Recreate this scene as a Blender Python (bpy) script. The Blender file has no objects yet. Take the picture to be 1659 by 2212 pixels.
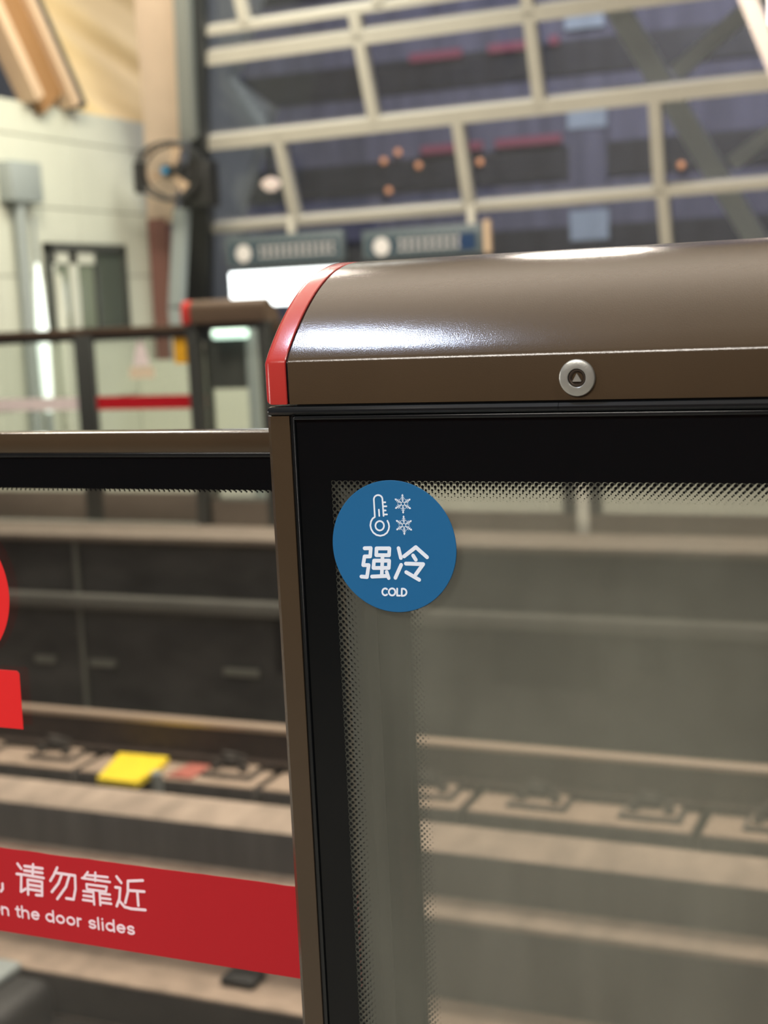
import bpy, bmesh, math, random
from mathutils import Vector, Matrix
random.seed(7)
C = bpy.context.scene.collection
SC = bpy.context.scene
PI = math.pi

# ------------------------------------------------------------------ camera
cam = bpy.data.cameras.new('camera')
cam.sensor_fit = 'VERTICAL'; cam.sensor_height = 36.0; cam.lens = 49.914
cam.clip_start = 0.02; cam.clip_end = 200
cam.dof.use_dof = True; cam.dof.focus_distance = 1.265; cam.dof.aperture_fstop = 5.0
co = bpy.data.objects.new('camera', cam); C.objects.link(co)
RX = Vector((0.91966, 0.38998, -0.04618)); RD = Vector((0.01484, -0.15174, -0.98831)); RF = Vector((-0.39243, 0.90825, -0.14534))
M = Matrix((( RX.x, -RD.x, -RF.x, 0.0), (RX.y, -RD.y, -RF.y, 0.0), (RX.z, -RD.z, -RF.z, 1.40), (0, 0, 0, 1)))
co.matrix_world = M
SC.camera = co

# ------------------------------------------------------------------ view, world, lamps
SC.view_settings.view_transform = 'Standard'; SC.view_settings.look = 'None'
SC.view_settings.gamma = 1.0; SC.view_settings.exposure = 0.12
SC.view_settings.use_curve_mapping = False
SC.cycles.transparent_max_bounces = 32
SC.cycles.max_bounces = 10
SC.cycles.sample_clamp_indirect = 6.0
w = bpy.data.worlds.new('night_sky'); SC.world = w; w.use_nodes = True
w.node_tree.nodes['Background'].inputs[0].default_value = (0.10, 0.11, 0.20, 1)
w.node_tree.nodes['Background'].inputs[1].default_value = 0.35

WARM = (1.0, 0.91, 0.79); NEUT = (1.0, 0.94, 0.86); COOL = (0.80, 0.88, 1.0)
def area(name, loc, target, sx, sy, power, col):
    l = bpy.data.lights.new(name, 'AREA'); l.shape = 'RECTANGLE'; l.size = sx; l.size_y = sy
    l.energy = power; l.color = col
    o = bpy.data.objects.new(name, l); C.objects.link(o); o.location = loc
    d = Vector(target) - Vector(loc)
    o.rotation_euler = d.to_track_quat('-Z', 'Y').to_euler()
    return o
LIGHTS = [
 # name, location, target, size along X, size across, watts, colour
 ('platform_lamp_and_fill', (-1.83, 0.97, 4.3), (-1.83, 0.97, 0), 0.26, 0.10, 62, (0.66, 0.77, 1.0)),
 ('platform_lamp_and_fill', (1.9, 0.2, 4.3), (1.9, 0.2, 0), 1.0, 0.16, 40, NEUT),
 ('platform_lamp_and_fill', (-1.2, -1.3, 3.2), (-0.6, 1.15, 1.0), 1.6, 0.7, 84, NEUT),  # unseen fill added behind the camera for the gate fronts
 ('end_cap_glint_light', (-6.2, -1.35, 1.5), (-0.6, 1.0, 1.3), 0.5, 1.3, 45, NEUT),  # unseen light added for the glint along the red end cap
 ('track_ceiling_lamp', (-2.4, 8.3, 4.6), (-2.4, 7.0, -1), 0.5, 0.8, 190, WARM),
 ('track_ceiling_lamp', (-5.0, 7.1, 5.6), (-5.0, 6.6, 0), 2.0, 0.8, 290, WARM),
 ('track_ceiling_lamp', (0.9, 7.3, 5.6), (0.3, 6.8, 0), 2.0, 0.8, 290, WARM),
 ('far_platform_ceiling_lamp', (-5.2, 10.4, 5.2), (-6.4, 11.4, 0.5), 1.6, 1.6, 115, (0.97, 1.0, 0.90)),
 ('membrane_uplight', (-6.4, 9.0, 4.6), (-8.6, 12.6, 4.6), 0.6, 0.6, 62, (1.0, 0.86, 0.64)),
 ('roof_fill_light', (-6.0, 4.4, 4.6), (-6.0, 4.4, 8), 0.8, 0.8, 260, NEUT),  # unseen lights added to brighten the roof that the lid mirrors
 ('roof_fill_light', (-2.8, 4.4, 4.6), (-2.8, 4.4, 8), 0.8, 0.8, 260, NEUT),
 ('roof_fill_light', (0.4, 4.4, 4.6), (0.4, 4.4, 8), 0.8, 0.8, 260, NEUT),
 ('facade_fill_light', (-4.0, 15.6, 10.5), (-7.0, 24, 4.5), 5, 2, 1200, (0.90, 0.89, 1.0)),  # unseen light added to brighten the facade outside
]
for a in LIGHTS: area(*a)

# ------------------------------------------------------------------ helpers
def lin(c):
    return tuple(((x/255)/12.92 if x/255 <= 0.04045 else ((x/255+0.055)/1.055)**2.4) for x in c)
def mat(name, rgb, rough=0.5, metal=0.0, noise=0.0, nscale=20.0, bump=0.0, bscale=200.0, coat=0.0, spec=0.5, emit=None, estr=0.0, stretch=None):
    m = bpy.data.materials.new(name); m.use_nodes = True
    nt = m.node_tree; b = nt.nodes['Principled BSDF']; c = lin(rgb)
    b.inputs['Base Color'].default_value = (*c, 1); b.inputs['Roughness'].default_value = rough
    b.inputs['Metallic'].default_value = metal; b.inputs['Specular IOR Level'].default_value = spec
    b.inputs['Coat Weight'].default_value = coat; b.inputs['Coat Roughness'].default_value = 0.12
    tc = nt.nodes.new('ShaderNodeTexCoord'); mp = nt.nodes.new('ShaderNodeMapping')
    nt.links.new(tc.outputs['Object'], mp.inputs[0])
    if stretch: mp.inputs['Scale'].default_value = stretch
    if noise > 0:
        n = nt.nodes.new('ShaderNodeTexNoise'); n.inputs['Scale'].default_value = nscale; n.inputs['Detail'].default_value = 5
        nt.links.new(mp.outputs[0], n.inputs['Vector'])
        r = nt.nodes.new('ShaderNodeValToRGB')
        r.color_ramp.elements[0].position = 0.3; r.color_ramp.elements[1].position = 0.7
        r.color_ramp.elements[0].color = (*[x*(1-noise) for x in c], 1)
        r.color_ramp.elements[1].color = (*[min(1, x*(1+noise)) for x in c], 1)
        nt.links.new(n.outputs[0], r.inputs[0]); nt.links.new(r.outputs[0], b.inputs['Base Color'])
    if bump > 0:
        n2 = nt.nodes.new('ShaderNodeTexNoise'); n2.inputs['Scale'].default_value = bscale; n2.inputs['Detail'].default_value = 3
        nt.links.new(tc.outputs['Object'], n2.inputs['Vector'])
        bp = nt.nodes.new('ShaderNodeBump'); bp.inputs['Strength'].default_value = bump; bp.inputs['Distance'].default_value = 0.001
        nt.links.new(n2.outputs[0], bp.inputs['Height']); nt.links.new(bp.outputs[0], b.inputs['Normal'])
    if emit:
        b.inputs['Emission Color'].default_value = (*lin(emit), 1); b.inputs['Emission Strength'].default_value = estr
    return m

def glass(name, tint, haze, haze_rgb, gloss=0.05, rough=0.02, frit=None, hazevar=0.0):
    """clear pane: transmission, a film of dust, a sheen; frit = (edge_x, sign, edge_z, origin, fade) prints the black border and dots"""
    m = bpy.data.materials.new(name); m.use_nodes = True; nt = m.node_tree; N = nt.nodes; L = nt.links
    for n in list(N): N.remove(n)
    out = N.new('ShaderNodeOutputMaterial')
    tr = N.new('ShaderNodeBsdfTransparent'); tr.inputs[0].default_value = (*tint, 1)
    df = N.new('ShaderNodeBsdfDiffuse'); df.inputs[0].default_value = (*lin(haze_rgb), 1)
    gl = N.new('ShaderNodeBsdfGlossy'); gl.inputs['Roughness'].default_value = rough; gl.inputs[0].default_value = (1, 1, 1, 1)
    mx = N.new('ShaderNodeMixShader'); mx.inputs[0].default_value = haze
    L.new(tr.outputs[0], mx.inputs[1]); L.new(df.outputs[0], mx.inputs[2])
    tc = N.new('ShaderNodeTexCoord')
    if hazevar > 0:
        mp = N.new('ShaderNodeMapping'); mp.inputs['Scale'].default_value = (6, 6, 2.2); L.new(tc.outputs['Object'], mp.inputs[0])
        ns = N.new('ShaderNodeTexNoise'); ns.inputs['Scale'].default_value = 1.6; ns.inputs['Detail'].default_value = 4
        L.new(mp.outputs[0], ns.inputs['Vector'])
        mr = N.new('ShaderNodeMapRange'); mr.inputs['From Min'].default_value = 0.3; mr.inputs['From Max'].default_value = 0.7
        mr.inputs['To Min'].default_value = haze*(1-hazevar); mr.inputs['To Max'].default_value = haze*(1+hazevar)
        L.new(ns.outputs[0], mr.inputs['Value']); L.new(mr.outputs[0], mx.inputs[0])
    fr = N.new('ShaderNodeFresnel'); fr.inputs['IOR'].default_value = 1.3
    g2 = N.new('ShaderNodeMath'); g2.operation = 'MULTIPLY'; g2.inputs[1].default_value = gloss/0.017
    L.new(fr.outputs[0], g2.inputs[0]); g2.use_clamp = True
    m2 = N.new('ShaderNodeMixShader'); L.new(g2.outputs[0], m2.inputs[0]); L.new(mx.outputs[0], m2.inputs[1]); L.new(gl.outputs[0], m2.inputs[2])
    last = m2
    if frit:
        ex, sg, ez, org, fade = frit
        sp = N.new('ShaderNodeSeparateXYZ'); L.new(tc.outputs['Object'], sp.inputs[0])
        def mth(op, a, b=None, c=None):
            n = N.new('ShaderNodeMath'); n.operation = op
            for i, v in enumerate((a, b, c)):
                if v is None: continue
                if isinstance(v, (int, float)): n.inputs[i].default_value = v
                else: L.new(v, n.inputs[i])
            return n.outputs[0]
        u = mth('MULTIPLY', mth('SUBTRACT', sp.outputs[0], ex-org[0]), sg)
        v = mth('SUBTRACT', ez-org[2], sp.outputs[2])
        d = mth('MINIMUM', u, v)
        p = 0.00595
        def near(q, sh):
            return mth('SUBTRACT', mth('FLOORED_MODULO', mth('ADD', q, p/2-0.0021-sh), p), p/2)
        def dist(sh):
            a = near(u, sh); b = near(v, sh)
            return mth('SQRT', mth('ADD', mth('MULTIPLY', a, a), mth('MULTIPLY', b, b)))
        dd = mth('MINIMUM', dist(0.0), dist(p/2))
        rad = mth('SUBTRACT', 0.00178, mth('MULTIPLY', d, fade))
        dot = mth('LESS_THAN', dd, rad)
        edge = mth('LESS_THAN', d, 0.0)
        msk = mth('MAXIMUM', dot, edge)
        fb = N.new('ShaderNodeBsdfPrincipled'); fb.inputs['Base Color'].default_value = (0.0030, 0.0038, 0.0046, 1)
        fb.inputs['Roughness'].default_value = 0.08; fb.inputs['Specular IOR Level'].default_value = 0.28
        m3 = N.new('ShaderNodeMixShader'); L.new(msk, m3.inputs[0]); L.new(m2.outputs[0], m3.inputs[1]); L.new(fb.outputs[0], m3.inputs[2])
        last = m3
    L.new(last.outputs[0], out.inputs[0])
    return m

ORG = {}
class MB:
    def __init__(s): s.bm = bmesh.new()
    def box(s, x0, x1, y0, y1, z0, z1, bev=0.0, seg=2):
        r = bmesh.ops.create_cube(s.bm, size=1.0); vs = r['verts']
        for v in vs:
            v.co = Vector(((x0+x1)/2+v.co.x*(x1-x0), (y0+y1)/2+v.co.y*(y1-y0), (z0+z1)/2+v.co.z*(z1-z0)))
        if bev > 0:
            es = list({e for v in vs for e in v.link_edges})
            bmesh.ops.bevel(s.bm, geom=es, offset=bev, segments=seg, affect='EDGES', profile=0.5)
        return s
    def rings(s, rings, cap0=True, cap1=True, loop=False):
        vr = [[s.bm.verts.new(p) for p in r] for r in rings]; n = len(vr[0])
        prs = list(zip(vr, vr[1:])) + ([(vr[-1], vr[0])] if loop else [])
        for a, b in prs:
            for i in range(n):
                j = (i+1) % n
                s.bm.faces.new((a[i], a[j], b[j], b[i]))
        if not loop:
            if cap0: s.bm.faces.new(list(reversed(vr[0])))
            if cap1: s.bm.faces.new(vr[-1])
        return s
    def prism(s, pts, axis, a0, a1):
        f = {'x': lambda p, a: (a, p[0], p[1]), 'y': lambda p, a: (p[0], a, p[1]), 'z': lambda p, a: (p[0], p[1], a)}[axis]
        return s.rings([[f(p, a0) for p in pts], [f(p, a1) for p in pts]])
    def tube(s, p0, p1, r, r1=None, n=16):
        p0 = Vector(p0); p1 = Vector(p1); d = (p1-p0).normalized()
        a = d.orthogonal().normalized(); b = d.cross(a); r1 = r if r1 is None else r1
        return s.rings([[p+(a*math.cos(2*PI*i/n)+b*math.sin(2*PI*i/n))*q for i in range(n)] for p, q in ((p0, r), (p1, r1))])
    def path(s, pts, r, n=10, closed=False):
        P = [Vector(p) for p in pts]; rg = []
        for k, p in enumerate(P):
            q0 = P[k-1] if (k > 0 or closed) else P[k]; q1 = P[(k+1) % len(P)] if (k < len(P)-1 or closed) else P[k]
            d = (q1-q0).normalized(); up = Vector((0, 0, 1)) if abs(d.z) < 0.9 else Vector((0, 1, 0))
            a = d.cross(up).normalized(); b = a.cross(d)
            rg.append([p+(a*math.cos(2*PI*i/n)+b*math.sin(2*PI*i/n))*r for i in range(n)])
        return s.rings(rg, loop=closed)
    def lathe(s, c, prof, axis='y', n=48):
        c = Vector(c); rg = []
        for r, h in prof:
            row = []
            for i in range(n):
                t = 2*PI*i/n; ca, sa = math.cos(t)*r, math.sin(t)*r
                row.append(c+Vector({'y': (ca, h, sa), 'z': (ca, sa, h), 'x': (h, ca, sa)}[axis]))
            rg.append(row)
        return s.rings(rg)
    def bar(s, p0, p1, w, d, side=(0, 1, 0)):
        """rectangular bar from p0 to p1, w wide and d deep along side"""
        p0 = Vector(p0); p1 = Vector(p1); ax = (p1-p0).normalized(); sd = Vector(side)
        sd = (sd-ax*sd.dot(ax)).normalized(); wd = ax.cross(sd)
        q = [wd*(w/2)*i+sd*(d/2)*j for i, j in ((-1, -1), (1, -1), (1, 1), (-1, 1))]
        return s.rings([[p0+k for k in q], [p1+k for k in q]])
    def strokes(s, lines, w, y0, th=0.00045):
        y = y0; k = 0
        for ln in lines:
            for (x0, z0), (x1, z1) in zip(ln, ln[1:]):
                dx, dz = x1-x0, z1-z0; L = math.hypot(dx, dz)
                if L < 1e-7: continue
                nx, nz = -dz/L*w/2, dx/L*w/2
                s.prism([(x0+nx, z0+nz), (x1+nx, z1+nz), (x1-nx, z1-nz), (x0-nx, z0-nz)], 'y', y, y0+th); k = (k+1) % 60; y = y0+k*1.2e-6
            for x0, z0 in ln:
                s.prism([(x0+w/2*math.cos(2*PI*i/14), z0+w/2*math.sin(2*PI*i/14)) for i in range(14)], 'y', y, y0+th); k = (k+1) % 60; y = y0+k*1.2e-6
        return s
    def build(s, name, m, parent=None, smooth=35, loc=None):
        base = ORG.get(parent.name if parent else None, Vector((0, 0, 0))) if parent else Vector(loc or (0, 0, 0))
        bmesh.ops.recalc_face_normals(s.bm, faces=s.bm.faces[:])
        for v in s.bm.verts: v.co -= base
        me = bpy.data.meshes.new(name); s.bm.to_mesh(me); s.bm.free()
        if isinstance(m, (list, tuple)):
            for k in m: me.materials.append(k)
        else: me.materials.append(m)
        for p in me.polygons: p.use_smooth = True
        me.set_sharp_from_angle(angle=math.radians(smooth))
        o = bpy.data.objects.new(name, me); C.objects.link(o)
        if parent: o.parent = parent
        else: o.location = base
        ORG[o.name] = base
        return o
def thing(name, label, cat, loc, group=None):
    o = bpy.data.objects.new(name, None); C.objects.link(o); o.location = loc; o.empty_display_size = 0.1
    ORG[o.name] = Vector(loc); return tag(o, label, cat, group)
def tag(o, label, cat, group=None):
    o['label'] = label; o['category'] = cat
    if group: o['group'] = group
    return o
def struct(o): o['kind'] = 'structure'; return o
def copy_tree(root, delta, label):
    r = root.copy(); C.objects.link(r); r.location = root.location+Vector(delta); r['label'] = label
    for ch in list(root.children):
        c = ch.copy(); C.objects.link(c); c.parent = r
        for g in list(ch.children):
            d = g.copy(); C.objects.link(d); d.parent = c
    return r
def text_part(name, body, m, parent, x0, z0, x1, cap_h, y, weight=0.0):
    """flat lettering: left edge x0, baseline z0, right edge x1, height of tall letters cap_h"""
    cu = bpy.data.curves.new(name, 'FONT'); cu.body = body; cu.size = 1.0; cu.offset = weight; cu.extrude = 0.0
    t = bpy.data.objects.new(name, cu); C.objects.link(t)
    dg = bpy.context.evaluated_depsgraph_get(); me = bpy.data.meshes.new_from_object(t.evaluated_get(dg))
    bpy.data.objects.remove(t)
    xs = [v.co.x for v in me.vertices]; ys = [v.co.y for v in me.vertices]
    sx = (x1-x0)/(max(xs)-min(xs)); sz = cap_h/max(ys); mx = min(xs)
    b = ORG[parent.name]
    for v in me.vertices:
        v.co = Vector((x0+(v.co.x-mx)*sx, y, z0+v.co.y*sz)) - b
    me.materials.clear(); me.materials.append(m)
    o = bpy.data.objects.new(name, me); C.objects.link(o); o.parent = parent; ORG[o.name] = b
    return o

# lettering traced as pen strokes, metres on the gate plane (x, z)
QIANG = [[[-0.51705,1.18283],[-0.51088,1.18316],[-0.51192,1.17559],[-0.51744,1.17535],[-0.51926,1.16739],[-0.51374,1.16755],[-0.51609,1.15651],[-0.52161,1.15676]],[[-0.50531,1.18304],[-0.49274,1.18336],[-0.49341,1.17714],[-0.50591,1.17688],[-0.50531,1.18304]],[[-0.4997,1.17697],[-0.5015,1.15778]],[[-0.5083,1.17179],[-0.49347,1.17222],[-0.49426,1.16554],[-0.5093,1.16508],[-0.5083,1.17179]],[[-0.51111,1.15711],[-0.49601,1.15822]],[[-0.49648,1.16184],[-0.49481,1.15635]]]
LENG = [[[-0.48391,1.18375],[-0.48205,1.17495]],[[-0.47896,1.1765],[-0.46729,1.18511],[-0.45694,1.17634]],[[-0.47018,1.17751],[-0.46781,1.17381]],[[-0.48208,1.16868],[-0.48825,1.15675]],[[-0.47753,1.17001],[-0.46092,1.16999],[-0.46842,1.16051]],[[-0.47754,1.16219],[-0.46537,1.15571]]]
COLD = [[[-0.49696,1.146],[-0.49771,1.14649],[-0.49858,1.14667],[-0.49948,1.14652],[-0.50031,1.14606],[-0.501,1.14534],[-0.50147,1.14443],[-0.50166,1.14343],[-0.50157,1.14243],[-0.50119,1.14155],[-0.50057,1.14088],[-0.49978,1.14048],[-0.49889,1.1404],[-0.498,1.14065],[-0.4972,1.14119]],[[-0.48897,1.14382],[-0.48912,1.14298],[-0.48947,1.14219],[-0.49,1.14151],[-0.49068,1.14097],[-0.49145,1.14062],[-0.49227,1.14048],[-0.49308,1.14056],[-0.49382,1.14085],[-0.49445,1.14134],[-0.49492,1.14198],[-0.49519,1.14275],[-0.49526,1.14358],[-0.49511,1.14442],[-0.49476,1.14521],[-0.49422,1.14589],[-0.49355,1.14643],[-0.49277,1.14678],[-0.49195,1.14692],[-0.49115,1.14684],[-0.4904,1.14654],[-0.48978,1.14606],[-0.48931,1.14541],[-0.48904,1.14464],[-0.48897,1.14382]],[[-0.48698,1.14692],[-0.48738,1.14058],[-0.48471,1.1406]],[[-0.48247,1.147],[-0.48297,1.14049],[-0.48131,1.14064],[-0.48085,1.14079],[-0.48024,1.14099],[-0.47968,1.14129],[-0.47917,1.1417],[-0.47875,1.14219],[-0.47843,1.14275],[-0.47822,1.14335],[-0.47813,1.14397],[-0.47816,1.14458],[-0.47831,1.14517],[-0.47859,1.1457],[-0.47896,1.14616],[-0.47943,1.14653],[-0.47997,1.14679],[-0.48056,1.14694],[-0.48101,1.14697],[-0.48247,1.147]]]
THERMO = [[[-0.50546,1.21159],[-0.50555,1.21991],[-0.50562,1.22746],[-0.50547,1.22837],[-0.50512,1.22918],[-0.50459,1.2299],[-0.50389,1.23051],[-0.50308,1.23097],[-0.50219,1.23126],[-0.50126,1.23137],[-0.50034,1.23128],[-0.49947,1.23101],[-0.49871,1.23057],[-0.49808,1.22997],[-0.49762,1.22926],[-0.49735,1.22846],[-0.49729,1.22762],[-0.49709,1.22003],[-0.49694,1.21269]],[[-0.50546,1.21159],[-0.50775,1.21012],[-0.50946,1.20742],[-0.51024,1.20376],[-0.50963,1.20043],[-0.50775,1.19737],[-0.50485,1.1953],[-0.50104,1.19462],[-0.49741,1.19546],[-0.49438,1.19756],[-0.49262,1.20047],[-0.492,1.2032],[-0.49235,1.20591],[-0.49343,1.20831]],[[-0.49696,1.20377],[-0.49716,1.20267],[-0.49763,1.20164],[-0.49833,1.20075],[-0.49923,1.20006],[-0.50026,1.19961],[-0.50135,1.19944],[-0.50242,1.19957],[-0.50341,1.19997],[-0.50424,1.20063],[-0.50486,1.2015],[-0.50522,1.20252],[-0.50531,1.20361],[-0.50511,1.20472],[-0.50464,1.20575],[-0.50393,1.20664],[-0.50303,1.20733],[-0.502,1.20778],[-0.50092,1.20794],[-0.49984,1.20781],[-0.49886,1.20741],[-0.49803,1.20675],[-0.49741,1.20588],[-0.49705,1.20487],[-0.49696,1.20377]],[[-0.50124,1.21816],[-0.5011,1.21263]],[[-0.49642,1.22495],[-0.49464,1.22497]],[[-0.49644,1.22133],[-0.49378,1.22137]],[[-0.49646,1.21762],[-0.49462,1.21765]],[[-0.49648,1.214],[-0.49356,1.21405]]]
FLAKES = [[-0.47788,1.22383],[-0.47765,1.20462]]
QING = [[[-1.00041,0.7957],[-0.99574,0.79032]],[[-1.00274,0.7834],[-0.99628,0.78352],[-0.99884,0.76284],[-0.99198,0.76701]],[[-0.99093,0.79405],[-0.96649,0.79407]],[[-0.99192,0.7888],[-0.96701,0.78877]],[[-0.97886,0.79745],[-0.98105,0.78313]],[[-0.9935,0.78373],[-0.96606,0.78299]],[[-0.98809,0.77832],[-0.98924,0.76074]],[[-0.98809,0.77832],[-0.96866,0.77808],[-0.9701,0.76185],[-0.97849,0.76144]],[[-0.98775,0.77256],[-0.96982,0.77242]],[[-0.98829,0.76721],[-0.97035,0.76709]]]
WU = [[[-0.94633,0.79751],[-0.95136,0.78883],[-0.95708,0.78081]],[[-0.95038,0.79116],[-0.92319,0.79094],[-0.92403,0.77552],[-0.92775,0.76269],[-0.93741,0.76275]],[[-0.94111,0.78968],[-0.94629,0.77927],[-0.95638,0.76793]],[[-0.93101,0.7896],[-0.9364,0.77658],[-0.94973,0.76052]]]
KAO = [[[-0.90585,0.79717],[-0.91193,0.78998]],[[-0.90823,0.79353],[-0.88021,0.79436]],[[-0.89587,0.79773],[-0.89702,0.78819]],[[-0.9142,0.78932],[-0.87778,0.78915]],[[-0.90892,0.78285],[-0.88237,0.78306],[-0.88389,0.77734],[-0.9087,0.77719],[-0.90892,0.78285]],[[-0.90053,0.77524],[-0.9007,0.76033]],[[-0.89226,0.77628],[-0.89263,0.76074]],[[-0.91382,0.77421],[-0.90089,0.77442]],[[-0.91401,0.769],[-0.90064,0.76915]],[[-0.91536,0.76389],[-0.90067,0.76397]],[[-0.89186,0.77427],[-0.87907,0.77448]],[[-0.89204,0.76896],[-0.87881,0.76924]],[[-0.89235,0.76388],[-0.87825,0.76403]]]
JIN = [[[-0.8685,0.79655],[-0.86303,0.79007]],[[-0.87103,0.78396],[-0.86499,0.78395],[-0.86696,0.77114],[-0.87119,0.76225]],[[-0.86716,0.76881],[-0.86108,0.76267],[-0.85286,0.76169],[-0.83459,0.76256]],[[-0.83506,0.79619],[-0.85418,0.7932],[-0.85528,0.78031],[-0.8598,0.76758]],[[-0.85424,0.78249],[-0.83426,0.7836]],[[-0.84314,0.78248],[-0.84305,0.76656]]]
COMMA = [[[-1.02386,0.76901],[-1.02418,0.76297],[-1.02702,0.75968]]]

# ------------------------------------------------------------------ materials
BROWN = mat('brown_enamel', (66, 54, 40), rough=0.145, bump=0.10, bscale=900, noise=0.05, nscale=9, spec=0.5)
GREYBR = mat('grey_brown_paint', (104, 95, 84), rough=0.5, noise=0.1, nscale=5)
BROWN_FAR = mat('brown_enamel_far', (80, 66, 52), rough=0.35, noise=0.06, nscale=6)
RED = mat('red_gloss_plastic', (166, 50, 45), rough=0.20, bump=0.05, bscale=500, spec=0.5)
BLACK = mat('black_rubber', (17, 20, 22), rough=0.22, spec=0.5)
BLACKM = mat('black_matt', (14, 14, 14), rough=0.6)
ZINC = mat('brushed_zinc', (166, 166, 160), rough=0.30, metal=0.55, noise=0.08, nscale=60, bump=0.12, bscale=350)
DARKZ = mat('dark_lock_barrel', (96, 86, 78), rough=0.35, metal=0.9)
BLUE = mat('blue_vinyl', (28, 98, 150), rough=0.42, spec=0.3)
WHITE = mat('white_print', (226, 236, 252), rough=0.45, spec=0.3)
REDV = mat('red_vinyl', (182, 28, 38), rough=0.5, spec=0.25, bump=0.05, bscale=700)
REDB = mat('bright_red_vinyl', (222, 36, 38), rough=0.5, spec=0.25)
PINKW = mat('white_band_print', (250, 228, 238), rough=0.5, spec=0.3)
CONC = mat('pale_concrete', (160, 152, 138), rough=0.85, noise=0.16, nscale=5, bump=0.3, bscale=40)
SLABM = mat('track_slab_concrete', (154, 136, 119), rough=0.9, noise=0.2, nscale=9, bump=0.3, bscale=60)
DARKG = mat('dark_track_bed', (58, 54, 49), rough=0.95, noise=0.3, nscale=5, bump=0.4, bscale=30)
FACEM = mat('dark_upright_face', (84, 81, 77), rough=0.9, noise=0.25, nscale=3.0, stretch=(3.0, 1, 0.35), bump=0.2, bscale=40)  # darker tone for the upright sides of upstand and slabs
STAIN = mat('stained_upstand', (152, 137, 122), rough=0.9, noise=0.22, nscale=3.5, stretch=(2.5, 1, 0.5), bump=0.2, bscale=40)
WALLD = mat('dark_platform_wall', (66, 66, 63), rough=0.9, noise=0.45, nscale=2.2, stretch=(1, 1, 2))
EDGE = mat('platform_edge_stone', (112, 103, 92), rough=0.7, noise=0.1, nscale=6)
RAILTOP = mat('worn_rail_steel', (196, 176, 156), rough=0.42, metal=0.55)
RUST = mat('rusty_rail_web', (62, 50, 42), rough=0.85, noise=0.25, nscale=14)
IRON = mat('dark_cast_iron', (58, 54, 50), rough=0.7, noise=0.2, nscale=30)
YELL = mat('yellow_plastic', (232, 205, 50), rough=0.5, noise=0.08, nscale=18)
OXIDE = mat('red_oxide_paint', (160, 92, 80), rough=0.8, noise=0.35, nscale=16)
TRAY = mat('grey_cable_tray', (98, 98, 92), rough=0.6, noise=0.12, nscale=3)
WALLW = mat('white_wall_panel', (192, 195, 180), rough=0.55, noise=0.03, nscale=1.5)
WALLS = mat('wall_panel_joint', (120, 122, 112), rough=0.7)
FLOORM = mat('platform_floor_stone', (150, 148, 138), rough=0.45, noise=0.06, nscale=2)
MULL = mat('beige_mullion_paint', (186, 181, 168), rough=0.5, noise=0.04, nscale=2)
DARKCOL = mat('dark_column_paint', (52, 54, 54), rough=0.5)
GREYCOL = mat('grey_column_paint', (128, 132, 128), rough=0.5)
FABRIC = mat('cream_membrane', (226, 200, 150), rough=0.85, noise=0.05, nscale=1.2)
BEAMB = mat('brown_beam_paint', (140, 104, 66), rough=0.55, noise=0.06, nscale=3)
BEAML = mat('pale_beam_flange', (190, 164, 136), rough=0.5)
PINKP = mat('pale_pink_panel', (204, 184, 164), rough=0.6, noise=0.04, nscale=4)
STEEL = mat('polished_steel', (190, 200, 196), rough=0.18, metal=1.0)
GREYBOX = mat('grey_box_paint', (140, 148, 146), rough=0.5)
DOORF = mat('dark_door_frame', (60, 62, 58), rough=0.45)
DOORG = mat('dim_door_glass', (112, 120, 104), rough=0.15, spec=0.6)
DOORD = mat('dark_door_glass', (72, 78, 70), rough=0.12, spec=0.6)
DOORS = mat('pale_door_stile', (190, 192, 178), rough=0.4)
MAROON = mat('maroon_cladding', (120, 84, 76), rough=0.6)
SIGNB = mat('teal_sign_face', (50, 66, 76), rough=0.4)
SIGNF = mat('grey_sign_frame', (84, 94, 98), rough=0.45)
SIGNT = mat('grey_sign_print', (205, 200, 196), rough=0.5)
SIGNN = mat('navy_sign_block', (24, 50, 84), rough=0.4)
LITW = mat('lit_lightbox', (240, 250, 250), emit=(245, 252, 255), estr=3.2)
LITT = mat('white_streak_glow', (240, 250, 245), emit=(240, 252, 244), estr=1.1)
LITG = mat('lit_green_white_tube', (220, 245, 230), emit=(222, 255, 238), estr=1.6)
LITP = mat('lit_globe', (255, 226, 200), emit=(255, 224, 196), estr=1.0)
LITC = mat('lit_ceiling_panel', (255, 245, 240), emit=(255, 245, 240), estr=1.6)
GLOBEO = mat('lit_orange_bulb', (255, 170, 110), emit=(255, 176, 125), estr=0.5)
FACADE = mat('violet_facade', (104, 102, 116), rough=0.8, noise=0.28, nscale=1.3, stretch=(3.0, 1, 0.35))
PALEREF = mat('pale_reflection_tone', (148, 150, 142), rough=0.7, noise=0.18, nscale=0.8, stretch=(2, 1, 0.6))
DARKREF = mat('dark_reflection_tone', (58, 57, 60), rough=0.4, noise=0.3, nscale=1.5, stretch=(2, 1, 0.4))
REDREF = mat('red_reflection_glow', (138, 76, 90), emit=(185, 84, 108), estr=0.11)
BLUEREF = mat('blue_reflection_glow', (150, 160, 168), emit=(168, 180, 190), estr=0.16, noise=0.1, nscale=3)
BRACE = mat('grey_brace_paint', (205, 206, 196), rough=0.6)
WHITEP = mat('white_strut_paint', (186, 174, 166), rough=0.5)
FAN = mat('black_fan_metal', (34, 34, 32), rough=0.5)
FANB = mat('blue_fan_badge', (40, 120, 160), rough=0.4)
AMBER = mat('amber_vinyl', (226, 168, 34), rough=0.5)
CREAMV = mat('cream_vinyl', (226, 208, 180), rough=0.5)
PALEV = mat('pale_pink_vinyl', (236, 222, 218), rough=0.5)
ROOFM = mat('roof_membrane', (206, 198, 188), rough=0.9)

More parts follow.
